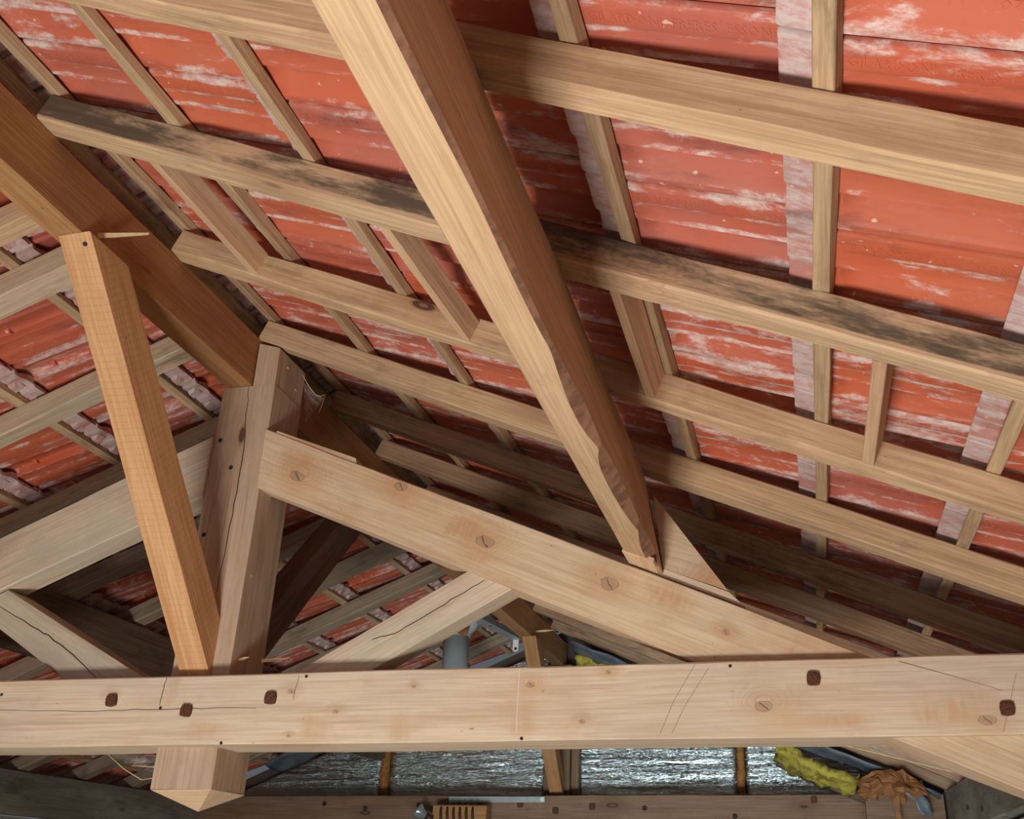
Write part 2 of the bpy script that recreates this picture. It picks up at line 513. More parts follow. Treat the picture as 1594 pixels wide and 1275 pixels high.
def strip(name, pts, widths, y, depth, mat, parent, nrm=Vector((0, -1, 0))):
    """A thin raised/sunk line of varying width along pts (world), used for drying cracks and nail stains."""
    verts, faces = [], []
    n = len(pts)
    for i, p in enumerate(pts):
        d = (pts[min(i + 1, n - 1)] - pts[max(i - 1, 0)]).normalized()
        sd = d.cross(nrm).normalized()*widths[i]*0.5
        for q in (p - sd, p + sd):
            verts.append(q + nrm*0.0012)
        for q in (p + sd, p - sd):
            verts.append(q - nrm*depth)
    for i in range(n - 1):
        for j in range(4):
            a, b = i*4 + j, i*4 + (j + 1) % 4
            faces.append((a, b, b + 4, a + 4))
    faces += [(3, 2, 1, 0), tuple((n - 1)*4 + j for j in range(4))]
    fr = frame_of(pts[0], pts[-1] - pts[0], nrm)
    return to_object(name, verts, faces, mat, fr, parent=parent)


def crack(parent, pts2, y, w=0.004, seed=1):
    rnd = random.Random(seed)
    pts = []
    for i in range(len(pts2) - 1):
        a, b = Vector((pts2[i][0], 0, pts2[i][1])), Vector((pts2[i + 1][0], 0, pts2[i + 1][1]))
        for k in range(6):
            p = a.lerp(b, k/6)
            pts.append(V(p.x + rnd.uniform(-.002, .002), y, p.z + rnd.uniform(-.002, .002)))
    pts.append(V(pts2[-1][0], y, pts2[-1][1]))
    n = len(pts)
    ws = [0.6*w*(0.25 + 0.75*math.sin(math.pi*(0.08 + 0.84*i/(n - 1)))) for i in range(n)]
    return strip('drying_crack', pts, ws, y, 0.004, M['crack'], parent)


def bolt(parent, x, y, z, r=0.017, rot=0.0, out=0.012):
    verts, faces = [], []
    rnd = random.Random(int((x + 9)*1000))
    prof = [(1.0, 0.004), (1.0, -out*0.75), (0.86, -out)]
    n = 12
    for s_, dy in prof:
        for k in range(n):
            a = 2*math.pi*(k + 0.5)/n
            e = 5.0
            c_, s2 = math.cos(a), math.sin(a)
            q = (abs(c_)**e + abs(s2)**e)**(-1/e)
            px, pz = q*c_*r*s_*(1 + rnd.uniform(-.03, .03)), q*s2*r*s_*(1 + rnd.uniform(-.03, .03))
            cr, sr = math.cos(rot), math.sin(rot)
            verts.append(V(x + px*cr - pz*sr, y + dy, z + px*sr + pz*cr))
    for i in range(2):
        for k in range(n):
            a, b = i*n + k, i*n + (k + 1) % n
            faces.append((a, b, b + n, a + n))
    faces += [tuple(range(n)), tuple(2*n + k for k in range(n))]
    return to_object('bolt_head', verts, faces, M['rust'], frame_of(V(x, y, z), Vector((1, 0, 0)), Vector((0, 0, 1))), parent=parent)


def dot(parent, p, nrm, r, mat, name='nail_stain', squash=1.0):
    nrm = Vector(nrm).normalized()
    a = nrm.orthogonal().normalized()
    b = nrm.cross(a)
    n = 9
    verts = [p + (a*math.cos(2*math.pi*k/n) + b*math.sin(2*math.pi*k/n)*squash)*r + nrm*0.0012 for k in range(n)]
    verts += [v - nrm*0.004 for v in verts]
    faces = [tuple(range(n)), tuple(range(2*n - 1, n - 1, -1))] + [(k, (k + 1) % n, n + (k + 1) % n, n + k) for k in range(n)]
    return to_object(name, verts, faces, mat, frame_of(p, a, b), parent=parent)


def tube(name, pts, r, mat, parent=None, n=14, smooth=True):
    verts, faces = [], []
    m = len(pts)
    rs = r if isinstance(r, (list, tuple)) else [r]*m
    d0 = (pts[1] - pts[0]).normalized()
    a = d0.orthogonal().normalized()
    for i, p in enumerate(pts):
        d = (pts[min(i + 1, m - 1)] - pts[max(i - 1, 0)]).normalized()
        a = (a - d*a.dot(d)).normalized()
        b = d.cross(a)
        for k in range(n):
            t = 2*math.pi*k/n
            verts.append(p + (a*math.cos(t) + b*math.sin(t))*rs[i])
    for i in range(m - 1):
        for k in range(n):
            q, w = i*n + k, i*n + (k + 1) % n
            faces.append((q, w, w + n, q + n))
    faces += [tuple(range(n - 1, -1, -1)), tuple((m - 1)*n + k for k in range(n))]
    fr = frame_of(pts[0], d0, d0.orthogonal())
    return to_object(name, verts, faces, mat, fr, smooth=smooth, parent=parent)


def lump(name, grid, thick, mat, parent=None, seed=0, amp=0.01, freq=14, smooth=True):
    """A crumpled sheet with thickness: grid = rows of world points."""
    rows, cols = len(grid), len(grid[0])
    sub = 5
    pts = []
    R, Q = (rows - 1)*sub, (cols - 1)*sub
    for i in range(R + 1):
        for j in range(Q + 1):
            u, v = i/sub, j/sub
            iu, iv = min(int(u), rows - 2), min(int(v), cols - 2)
            fu, fv = u - iu, v - iv
            p = grid[iu][iv].lerp(grid[iu][iv + 1], fv).lerp(grid[iu + 1][iv].lerp(grid[iu + 1][iv + 1], fv), fu)
            q = p*freq + Vector((seed*11.3, 0, 0))
            p = p + Vector((noise.noise(q), noise.noise(q + Vector((31, 0, 0))), noise.noise(q + Vector((0, 57, 0)))))*amp
            pts.append(p)
    nn = (grid[-1][0] - grid[0][0]).cross(grid[0][-1] - grid[0][0]).normalized()
    back = [p + nn*thick for p in pts]
    W = Q + 1
    n = len(pts)
    faces = []
    for i in range(R):
        for j in range(Q):
            a = i*W + j
            faces.append((a, a + 1, a + W + 1, a + W))
            faces.append((n + a, n + a + W, n + a + W + 1, n + a + 1))
    for i in range(R):
        for a, b in ((i*W, (i + 1)*W), (i*W + Q, (i + 1)*W + Q)):
            faces.append((a, b, n + b, n + a))
    for j in range(Q):
        for a, b in ((j, j + 1), (R*W + j, R*W + j + 1)):
            faces.append((a, b, n + b, n + a))
    return to_object(name, pts + back, faces, mat, frame_of(pts[0], grid[0][-1] - grid[0][0], grid[-1][0] - grid[0][0]), smooth=smooth, parent=parent)


def slab(name, pts, d, mat, kind='structure', parent=None):
    """Flat polygon pts extruded by vector d."""
    n = len(pts)
    verts = list(pts) + [p + d for p in pts]
    faces = [tuple(range(n)), tuple(range(2*n - 1, n - 1, -1))] + [(k, (k + 1) % n, n + (k + 1) % n, n + k) for k in range(n)]
    o = to_object(name, verts, faces, mat, frame_of(pts[0], pts[1] - pts[0], d), parent=parent)
    if kind:
        o['kind'] = kind
    return o


# ------------------------------------------------------------------ room shell
YB = 7.62
slab('floor', [V(-5.0, -3.5, -H), V(1.6, -3.5, -H), V(1.6, 8.2, -H), V(-5.0, 8.2, -H)], Vector((0, 0, -0.1)), M['concrete'])
slab('wall_left', [V(-4.46, -3.4, -H), V(-4.46, 8.0, -H), V(-4.46, 8.0, 0.33), V(-4.46, -3.4, 0.33)], Vector((-0.2, 0, 0)), M['render'])
slab('wall_right', [V(0.90, -3.4, -H), V(0.90, 8.0, -H), V(0.90, 8.0, 0.31), V(0.90, -3.4, 0.31)], Vector((0.2, 0, 0)), M['render'])
slab('wall_back', [V(-4.44, YB + .04, -H), V(.88, YB + .04, -H), V(.88, YB + .04, .66), V(-1.765, YB + .04, 1.79), V(-4.44, YB + .04, .65)],
     Vector((0, 0.18, 0)), M['gable'])

# ------------------------------------------------------------------ roof planes
NR, NL = 0.865, 2.256           # rafter undersides, perpendicular distance
RT = 0.077                      # rafter depth
BT = 0.028                      # batten depth

# rafters, right slope: (front y, back y, s start, s end)
right_rafters = [(0.565, 0.625), (1.116, 1.177), (1.643, 1.715), (2.216, 2.278), (2.764, 2.83), (3.307, 3.378), (3.80, 3.866),
                 (4.35, 4.415), (4.89, 4.955), (5.43, 5.495), (5.97, 6.035), (6.51, 6.575), (7.05, 7.115)]
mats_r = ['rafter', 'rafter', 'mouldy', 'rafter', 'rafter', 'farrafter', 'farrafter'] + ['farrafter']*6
desc_r = ['pale tan', 'tan sharp-edged', 'black-mould-stained', 'pale orange-tan', 'dark-topped tan', 'brown stained', 'dark brown']
for i, (y0, y1) in enumerate(right_rafters):
    s0, s1 = -2.25 + (0.012 if i % 2 else 0), 0.60
    A = [RS(s0, y0, NR), RS(s0, y1, NR), RS(s0, y1, NR + RT), RS(s0, y0, NR + RT)]
    B = [RS(s1, y0, NR), RS(s1, y1, NR), RS(s1, y1, NR + RT), RS(s1, y0, NR + RT)]
    o = timber('rafter', A, B, M[mats_r[i]], seed=i + 1, cham=0.005, rough=0.003)
    tag(o, '%s rafter on the right roof slope, %s one counted from the front' % (desc_r[i] if i < 7 else 'shaded brown', ORD[i + 1]),
        'rafter', 'rafters of the right roof slope')
left_rafters = [(1.922, 1.982), (2.137, 2.222), (2.68, 2.758), (3.215, 3.295), (3.815, 3.895), (4.32, 4.40), (4.84, 4.925), (5.36, 5.45),
                (5.90, 5.98), (6.44, 6.52), (6.98, 7.06)]
for i, (y0, y1) in enumerate(left_rafters):
    s0, s1 = 1.0, 4.15
    A = [LS(s0, y0, NL), LS(s0, y1, NL), LS(s0, y1, NL + RT), LS(s0, y0, NL + RT)]
    B = [LS(s1, y0, NL), LS(s1, y1, NL), LS(s1, y1, NL + RT), LS(s1, y0, NL + RT)]
    o = timber('rafter', A, B, M['rafter' if i == 0 else ('oldrafter' if i < 4 else 'oldshaded')], seed=40 + i, cham=0.005, rough=0.003)
    tag(o, 'weathered grey-tan rafter on the left roof slope, %s one counted from the front' % ORD[i + 1],
        'rafter', 'rafters of the left roof slope')

# tile battens
for i in range(10):
    s0 = 0.0606 + 0.387*2 - 0.387*i
    if s0 > 0.62 or s0 < -2.27:
        continue
    n0, n1 = NR + RT, NR + RT + BT
    w = 0.032
    A = [RS(s0, 0.3, n0), RS(s0 + w, 0.3, n0), RS(s0 + w, 0.3, n1), RS(s0, 0.3, n1)]
    B = [RS(s0, 7.58, n0), RS(s0 + w, 7.58, n0), RS(s0 + w, 7.58, n1), RS(s0, 7.58, n1)]
    o = timber('tile_batten', A, B, M['batten'], seed=80 + i, cham=0.002, rough=0.003)
    tag(o, 'narrow wooden tile batten, %s up from the eaves on the right roof slope' % ORD[i], 'batten', 'tile battens of the right roof slope')
for i in range(9):
    s1 = 0.964 + 0.398*i
    n0, n1 = NL + RT, NL + RT + BT
    w = 0.032
    if s1 > 4.2:
        continue
    A = [LS(s1 - w, 1.3, n0), LS(s1, 1.3, n0), LS(s1, 1.3, n1), LS(s1 - w, 1.3, n1)]
    B = [LS(s1 - w, 7.58, n0), LS(s1, 7.58, n0), LS(s1, 7.58, n1), LS(s1 - w, 7.58, n1)]
    o = timber('tile_batten', A, B, M['batten'], seed=100 + i, cham=0.002, rough=0.003)
    tag(o, 'narrow wooden tile batten, %s down from the ridge on the left roof slope' % ORD[i + 1], 'batten', 'tile battens of the left roof slope')


# ------------------------------------------------------------------ clay tiles
def text_mesh(body, size, extrude):
    cu = bpy.data.curves.new('lettering', 'FONT')
    cu.body = body
    cu.size = size
    cu.extrude = extrude
    cu.resolution_u = 1
    to = bpy.data.objects.new('lettering', cu)
    C.objects.link(to)
    dg = bpy.context.evaluated_depsgraph_get()
    dg.update()
    me = bpy.data.meshes.new_from_object(to.evaluated_get(dg))
    bpy.data.objects.remove(to)
    return me


PITCH_W = 0.220


def tile_mesh(L, stamp=None, lugs=False):
    # underside profile across the tile: (u, height)
    prof = [(0.000, 0.006), (0.003, 0.001), (0.006, 0.0), (0.018, 0.0), (0.050, 0.0), (0.056, 0.003), (0.062, 0.0045), (0.085, 0.004),
            (0.103, 0.002), (0.108, 0.000), (0.110, 0.004), (0.1105, 0.026), (0.116, 0.0295), (0.128, 0.0295), (0.140, 0.027), (0.155, 0.021),
            (0.170, 0.0135), (0.183, 0.0075), (0.190, 0.004), (0.193, 0.000), (0.201, -0.0005), (0.2075, 0.000), (0.208, 0.0145), (0.236, 0.0145)]
    top = []
    for u, z in prof:
        if u <= 0.018:
            top.append((u, 0.0105))
        elif u < 0.056:
            top.append((u, 0.016))
        elif u < 0.20:
            top.append((u, max(z + 0.013, 0.018)))
        else:
            top.append((u, 0.0255))
    xs = [0.0, 0.006, 0.040, 0.052, 0.060, 0.095, 0.102, 0.110, 0.120, 0.132, 0.20, 0.26, 0.34, 0.40, L - 0.004, L]

    def tilt(x):
        return 0.0 if x < 0.06 else 0.030*(x - 0.06)/0.34

    def amp(x):      # the head is flatter than the body
        return 0.22 if x <= 0.095 else (1.0 if x >= 0.132 else 0.22 + 0.78*math.sin((x - 0.095)/0.037*math.pi/2))
    bm = bmesh.new()
    np_ = len(prof)
    rings = []
    for i, x in enumerate(xs):
        ring = []
        e = 0.002 if i in (0, len(xs) - 1) else 0.0
        for j in range(np_):
            u, z = prof[j]
            zz = z*amp(x) + tilt(x) + e + (0.0022*math.sin(u*57) if x <= 0.052 else 0)
            if j < 2 or j > np_ - 3:
                zz = z + tilt(x) + e
            ring.append(bm.verts.new((x, u, zz)))
        for j in range(np_ - 1, -1, -1):
            u, z = top[j]
            ring.append(bm.verts.new((x, u, z + tilt(x) - e)))
        rings.append(ring)
    m = 2*np_
    for i in range(len(xs) - 1):
        for j in range(m):
            bm.faces.new((rings[i][j], rings[i][(j + 1) % m], rings[i + 1][(j + 1) % m], rings[i + 1][j]))
    bm.faces.new(rings[0])
    bm.faces.new(list(reversed(rings[-1])))

    def hull(pts):
        vs = [bm.verts.new(p) for p in pts]
        r = bmesh.ops.convex_hull(bm, input=vs)
    # two hanging lugs behind the batten, a moulded nib near the tail
    for ua, ub in ((0.022, 0.070), (0.128, 0.176)) if lugs else ():
        b = []
        for x, z in ((0.020, 0.004), (0.036, -0.010), (0.052, -0.012), (0.054, 0.006)):
            b += [(x, ua + (0.008 if z < 0 else 0), z), (x, ub - (0.008 if z < 0 else 0), z)]
        hull(b)
    zt = 0.0285 + tilt(0.315)
    hull([(0.300, 0.116, zt + .002), (0.318, 0.116, zt + .002), (0.300, 0.138, zt + .002), (0.318, 0.138, zt + .002),
          (0.303, 0.118, zt - 0.015), (0.313, 0.118, zt - 0.015), (0.303, 0.128, zt - 0.013), (0.313, 0.128, zt - 0.013)])
    # raised lettering on the flat band
    tm = text_mesh('GILARDONI  FRERES  ESSONE', 0.0235, 0.0011)
    xmax = max(v.co.x for v in tm.vertices)
    base = len(bm.verts)
    k = 0.285/xmax
    vm = []
    for v in tm.vertices:
        x = 0.095 + v.co.x*k
        vm.append(bm.verts.new((x, 0.044 - v.co.y*1.15, tilt(x) - v.co.z)))
    for p in tm.polygons:
        try:
            bm.faces.new([vm[i] for i in p.vertices])
        except ValueError:
            pass
    if stamp:
        tm2 = text_mesh(stamp, 0.022, 0.0006)
        xm = max(v.co.x for v in tm2.vertices)
        vm = []
        for v in tm2.vertices:
            x = 0.30 - v.co.x*0.16/xm
            u = 0.150 + v.co.y*0.8
            zz = 0.0295 - max(0, u - 0.128)*0.33
            vm.append(bm.verts.new((x, u, zz + tilt(x) - v.co.z)))
        for p in tm2.polygons:
            bm.faces.new([vm[i] for i in p.vertices])
    bmesh.ops.recalc_face_normals(bm, faces=bm.faces)
    for e in bm.edges:
        e.smooth = len(e.link_faces) == 2 and e.calc_face_angle(0) < 0.6
    for f in bm.faces:
        f.smooth = True
    uv = bm.loops.layers.uv.new('tile_plan')
    for f in bm.faces:
        for lp in f.loops:
            lp[uv].uv = (lp.vert.co.x, lp.vert.co.y)
    me = bpy.data.meshes.new('roof_tile')
    bm.to_mesh(me)
    bm.free()
    me.materials.append(M['tile'])
    return me


TM_R = tile_mesh(0.452)
TM_L = tile_mesh(0.462, lugs=True)
TM_S = tile_mesh(0.452, '20    11    53')


def pix(p):
    q = p - Vector((0, 0, H))
    w = q.dot(fw)
    if w < 0.05:
        return None
    return (910 + FPX*q.dot(rt)/w, 637.5 - FPX*q.dot(up)/w, w)


cells = []
for side in 'RL':
    nt = (NR if side == 'R' else NL) + RT + BT
    for c in range(-1, 9):
        if side == 'R':
            sb = -2.2614 + 0.387*c          # upslope edge of the batten under this tile's head
            if sb > 0.5 or sb < -2.28:
                continue
        else:
            sb = 0.932 + 0.398*c
            if sb > 4.0 or sb < 0.9:
                continue
        for r in range(33):
            if side == 'R':
                y = 0.395 + PITCH_W*r
                P = RS(sb - 0.057, y, nt)
                mid = RS(sb + 0.15, y + 0.11, nt)
                X, Y, Z = Vector((CO, 0, -SI)), Vector((0, 1, 0)), Vector((SI, 0, CO))
            else:
                y = 1.232 + PITCH_W*(r + 1)
                if y > 7.65:
                    continue
                P = LS(sb - 0.057, y, nt)
                mid = LS(sb + 0.15, y - 0.11, nt)
                X, Y, Z = Vector((-CO, 0, -SI)), Vector((0, -1, 0)), Vector((-SI, 0, CO))
            mt = Matrix.Identity(4)
            for i in range(3):
                mt[i][0], mt[i][1], mt[i][2], mt[i][3] = X[i], Y[i], Z[i], P[i]
            q = pix(mid)
            vis = False
            for ex, ey in ((0, 0), (0, .22), (.2, .11), (.4, 0), (.4, .22)):
                w = pix(P + X*ex + Y*ey)
                if w and -10 < w[0] < 1604 and -10 < w[1] < 1160:
                    vis = True
            # tiles hidden behind the tie beam, the big purlin or the deep eaves shadow are of no use one by one
            cells.append((0 if vis else 1, q[2] if q else 99, side, c, r, mt))
cells.sort(key=lambda e: (e[0], e[1]))
rest = bmesh.new()
for idx, (hid, dist, side, c, r, mt) in enumerate(cells):
    me = TM_R if side == 'R' else TM_L
    if idx < 300 and not hid:
        if side == 'R' and c == 5 and r == 2:
            me = TM_S
        o = bpy.data.objects.new('roof_tile', me)
        C.objects.link(o)
        o.matrix_world = mt
        cc = c + 1
        tag(o, 'red clay roof tile, %s slope, %s course below ridge, %s column from front' % (
            'right' if side == 'R' else 'left', ORD[cc], ORD[r + 1]), 'roof tile', 'interlocking clay roof tiles')
    else:
        nv = len(rest.verts)
        tmp = me.copy()
        tmp.transform(mt)
        rest.from_mesh(tmp)
        bpy.data.meshes.remove(tmp)
mr = bpy.data.meshes.new('remaining_roof_tiles')
rest.to_mesh(mr)
rest.free()
mr.materials.append(M['tile'])
ro = bpy.data.objects.new('remaining_roof_tiles', mr)
C.objects.link(ro)
tag(ro, 'remaining red clay roof tiles at the roof edges and far end', 'roof tile')
ro['kind'] = 'stuff'

# half-round ridge cap along the top, closing the joint between the slopes
vs, fs = [], []
for y in (0.3, 7.75):
    for r_ in (0.150, 0.168):
        for i in range(13):
            a_ = math.pi*i/12
            vs.append(V(-1.765 + r_*math.cos(a_), y, 1.800 + r_*math.sin(a_)*0.75))
for i in range(12):
    fs += [(i, i + 1, 27 + i, 26 + i), (13 + i, 39 + i, 40 + i, 14 + i), (i, 13 + i, 14 + i, i + 1), (26 + i, 27 + i, 40 + i, 39 + i)]
fs += [(0, 26, 39, 13), (12, 25, 51, 38)]
o = to_object('ridge_tile', vs, fs, M['tile'], frame_of(V(-1.765, 0.3, 1.80), Vector((0, 1, 0)), Vector((1, 0, 0))))
tag(o, 'half-round clay ridge tile covering the joint above the ridge beam', 'ridge tile')

# ------------------------------------------------------------------ ridge, purlins, plates
o = tbox('ridge_beam', -1.81, -1.722, 0.25, 7.58, 1.502, 1.682, M['ridge'], axis='y', seed=201, cham=0.004)
tag(o, 'orange-brown ridge beam running from the top left corner to the king post', 'ridge beam')

bl, br_, tr_, tl_ = (-0.7415, 0.590), (-0.640, 0.590), (-0.821, NR), (-0.922, NR)


def wn(t):
    y = 0.25 + t*2.53
    a = 0.007 + 0.009*max(0, noise.noise(Vector((y*2.0, 2.2, 0))))
    if y > 1.0:
        a += 0.027*min(1, (y - 1.0)/0.9)*abs(math.sin((y*2.15 + 0.12*math.sin(y*7))*math.pi))**0.7
    if y > 2.66:
        a = 0.004
    return a


pc = [bl, br_, tr_, tl_]
pur = timber('purlin', [RS(s, 0.25, n) for s, n in pc], [RS(s, 2.80, n) for s, n in pc], M['purlin'], seed=203, wane={1: wn}, step=0.022)
tag(pur, 'thick tan purlin with bark-edged wane crossing the middle, ending on the right principal rafter', 'purlin')
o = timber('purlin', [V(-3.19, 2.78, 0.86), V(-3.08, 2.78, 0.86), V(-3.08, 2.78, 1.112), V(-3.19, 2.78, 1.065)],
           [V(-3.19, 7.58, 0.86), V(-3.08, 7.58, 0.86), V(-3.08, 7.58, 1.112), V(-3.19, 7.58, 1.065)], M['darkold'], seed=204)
tag(o, 'dark brown shaded purlin on the left slope behind the left strut', 'purlin')
o = timber('wall_plate', [V(0.90, 0.3, 0.325), V(1.0, 0.3, 0.325), V(1.0, 0.3, 0.50), V(0.90, 0.3, 0.54)],
           [V(0.815, 7.58, 0.335), V(0.95, 7.58, 0.335), V(0.95, 7.58, 0.53), V(0.815, 7.58, 0.59)], M['plate'], seed=205)
tag(o, 'weathered grey wall plate board along the right eaves', 'wall plate')
o = tbox('wall_plate', -4.46, -4.375, 1.0, 7.58, 0.335, 0.565, M['plate'], axis='y', seed=206)
tag(o, 'dark grey wall plate board along the left eaves, lower left', 'wall plate')

# noggins between the second and third rafters of the right slope
for i, (sa, w, na, nb, lb) in enumerate([(-1.948, 0.026, 0.872, 0.940, 'wide tan noggin board beside the ridge beam, leftmost of the four noggins'),
                                         (-1.285, 0.030, 0.870, 0.930, 'pale noggin board just left of the thick purlin'),
                                         (-0.722, 0.022, 0.870, 0.940, 'mould-specked noggin board just right of the thick purlin'),
                                         (-0.192, 0.027, 0.870, 0.938, 'bright pale noggin board with wavy grain, rightmost of the four noggins')]):
    ya, yb = 1.715, 2.216
    d = 0.035 if i == 1 else 0
    A = [RS(sa, ya, na), RS(sa + w, ya, na), RS(sa + w, ya, nb), RS(sa, ya, nb)]
    B = [RS(sa + d, yb, na), RS(sa + w + d, yb, na), RS(sa + w + d, yb, nb), RS(sa + d, yb, nb)]
    o = timber('noggin', A, B, M['noggin'], seed=220 + i, cham=0.002)
    tag(o, lb, 'noggin', 'noggins between the second and third rafters')

# ------------------------------------------------------------------ front truss
Y0 = 2.70
tie = tbox('tie_beam', -4.37, 0.88, Y0, Y0 + 0.19, 0.349, 0.541, M['tie'], seed=230, cham=0.004)
tag(tie, 'long pale pine tie beam across the foreground with rusted bolt heads', 'tie beam')
for x, z, r_ in [(-1.956, .475, .1), (-1.712, .442, -.12), (-1.458, .472, 0), (0.027, .490, 0), (0.478, .408, 0)]:
    bolt(tie, x, Y0, z, 0.0165, r_)
for x, z in [(-1.797, .452), (-2.33, .355), (-1.59, .354), (-0.18, .528), (-0.73, .355), (-2.33, .50), (-1.36, .53)]:
    dot(tie, V(x, Y0, z), (0, -1, 0), 0.0045, M['hole'])
crack(tie, [(-2.40, .455), (-2.0, .447), (-1.75, .449), (-1.50, .446)], Y0, 0.0018, 5)
crack(tie, [(-1.795, .535), (-1.80, .480), (-1.803, .46)], Y0, 0.0022, 6)
crack(tie, [(-1.382, .535), (-1.390, .465)], Y0, 0.0016, 7)

for nm, pts_, w_, m_ in [('chalk_line', [(-.742, .538), (-.744, .45), (-.745, .372)], .0016, 'white'),
                         ('pencil_line', [(-.27, .535), (-.33, .44), (-.365, .362)], .0010, 'pencil'),
                         ('pencil_line', [(-.235, .525), (-.30, .43), (-.335, .362)], .0010, 'pencil'),
                         ('pencil_line', [(.24, .528), (.36, .49), (.475, .452)], .0010, 'pencil'),
                         ('pencil_line', [(.515, .50), (.49, .43), (.462, .355)], .0014, 'pencil')]:
    strip(nm, [V(x, Y0, z) for x, z in pts_], [w_]*len(pts_), Y0, .002, M[m_], tie)

Y1 = 2.762
post = None
# king post: tapered foot below the tie, shouldered head with a prong beside the ridge beam
x0, x1, yb_ = -1.823, -1.636, 2.955
post = tbox('king_post', x0, x1, Y1, yb_, 0.238, 1.500, M['post'], axis='z', seed=240, cham=0.003)
tag(post, 'squared king post standing on the tie beam under the ridge', 'king post')
A = [V(-1.716, Y1, 1.500), V(x1, Y1, 1.500), V(x1, yb_, 1.500), V(-1.716, yb_, 1.500)]
B = [V(-1.716, Y1, 1.660), V(x1, Y1, 1.636), V(x1, yb_, 1.630), V(-1.716, yb_, 1.655)]
timber('shoulder_prong', A, B, M['post'], seed=241, cham=0.003, parent=post)
# pointed foot
vs = [V(x0, Y1, .238), V(x1, Y1, .238), V(x1, yb_, .238), V(x0, yb_, .238), V((x0 + x1)/2 + .02, (Y1 + yb_)/2 - .02, .185)]
foot = to_object('pointed_foot', vs, [(0, 1, 2, 3), (0, 4, 1), (1, 4, 2), (2, 4, 3), (3, 4, 0)], M['endgrain'],
                 frame_of(V(x0, Y1, .238), Vector((1, 0, 0)), Vector((0, 1, 0))), parent=post)
crack(post, [(-1.728, 1.498), (-1.722, 1.40), (-1.708, 1.269), (-1.712, 1.05), (-1.72, 0.80)], Y1, 0.0042, 8)
crack(post, [(-1.738, .345), (-1.734, .240)], Y1, 0.0045, 9)
for x, z in [(-1.800, 1.309), (-1.798, .988), (-1.745, 1.21)]:
    dot(post, V(x, Y1, z), (0, -1, 0), 0.007, M['hole'], 'peg_hole')
for y, z in [(2.83, 1.595), (2.90, 1.545), (2.80, 0.86)]:
    dot(post, V(x1, y, z), (1, 0, 0), 0.004, M['splinter'], 'nail_head')


def rline(n, x, y):          # point on the right slope line at distance n
    return V(x, y, (n - SI*x)/CO)


def lline(n, x, y):
    return V(x, y, (n + SI*x)/CO)


PY0, PY1 = 2.752, 2.845
nt_, nb_ = 0.582, 0.398


def prin_right():
    A = [rline(nb_, -1.636, PY0), rline(nb_, -1.636, PY1), rline(nt_, -1.636, PY1), rline(nt_, -1.636, PY0)]
    B = [rline(nb_, 0.87, PY0 - .03), rline(nb_, 0.87, PY1), rline(nt_ - .012, 0.87, PY1), rline(nt_ - .012, 0.87, PY0 - .03)]
    o = timber('principal_rafter', A, B, M['principal'], seed=250, cham=0.004, rough=0.004)
    return tag(o, 'knotty pale principal rafter sloping down right from the king post', 'principal rafter')


pr = prin_right()
# loose corner chip left on the top edge near the king post
vs = [rline(nt_ - .004, -1.60, PY0 + .004), rline(nt_ - .004, -1.31, PY0 + .004), rline(nt_ + .012, -1.315, PY0 + .004), rline(nt_ + .006, -1.60, PY0 + .004)]
vs += [v + Vector((0, .05, 0)) for v in vs]
to_object('torn_edge', vs, [(0, 1, 2, 3), (7, 6, 5, 4), (0, 4, 5, 1), (1, 5, 6, 2), (2, 6, 7, 3), (3, 7, 4, 0)], M['principal'],
          frame_of(vs[0], vs[1] - vs[0], Vector((0, 1, 0))), parent=pr)


def prin_left():
    nt2, nb2 = 1.931, 1.741
    A = [lline(nb2, -1.823, PY0), lline(nb2, -1.823, PY1), lline(nt2, -1.823, PY1), lline(nt2, -1.823, PY0)]
    B = [lline(nb2, -4.36, PY0), lline(nb2, -4.36, PY1), lline(nt2, -4.36, PY1), lline(nt2, -4.36, PY0)]
    o = timber('principal_rafter', A, B, M['greypine'], seed=251, cham=0.004, rough=0.004)
    return tag(o, 'greyed pale principal rafter sloping down left from the king post', 'principal rafter')


pl_ = prin_left()

SY0, SY1 = 2.757, 2.85
A = [V(-1.215, SY0, .541), V(-1.215, SY1, .541), V(-1.452, SY1, .541), V(-1.452, SY0, .541)]
B = [V(-0.788, SY0, .7735), V(-0.788, SY1, .7735), V(-0.925, SY1, .830), V(-0.925, SY0, .830)]
st = timber('strut', A, B, M['greypine'], seed=260, cham=0.003)
tag(st, 'pale cracked strut rising right from the tie beam to the right principal rafter', 'strut')
crack(st, [(-0.872, .802), (-0.99, .735), (-1.12, .660), (-1.20, .640)], SY0, 0.0035, 10)
A = [V(-2.162, SY0, .541), V(-2.162, SY1, .541), V(-1.893, SY1, .541), V(-1.893, SY0, .541)]
B = [V(-2.565, SY0, .783), V(-2.565, SY1, .783), V(-2.448, SY1, .837), V(-2.448, SY0, .837)]
st2 = timber('strut', A, B, M['greypine'], seed=261, cham=0.003)
tag(st2, 'greyish cracked strut rising left from the tie beam, lower left', 'strut')
crack(st2, [(-2.50, .800), (-2.30, .702), (-2.21, .655), (-2.07, .556)], SY0, 0.0035, 11)


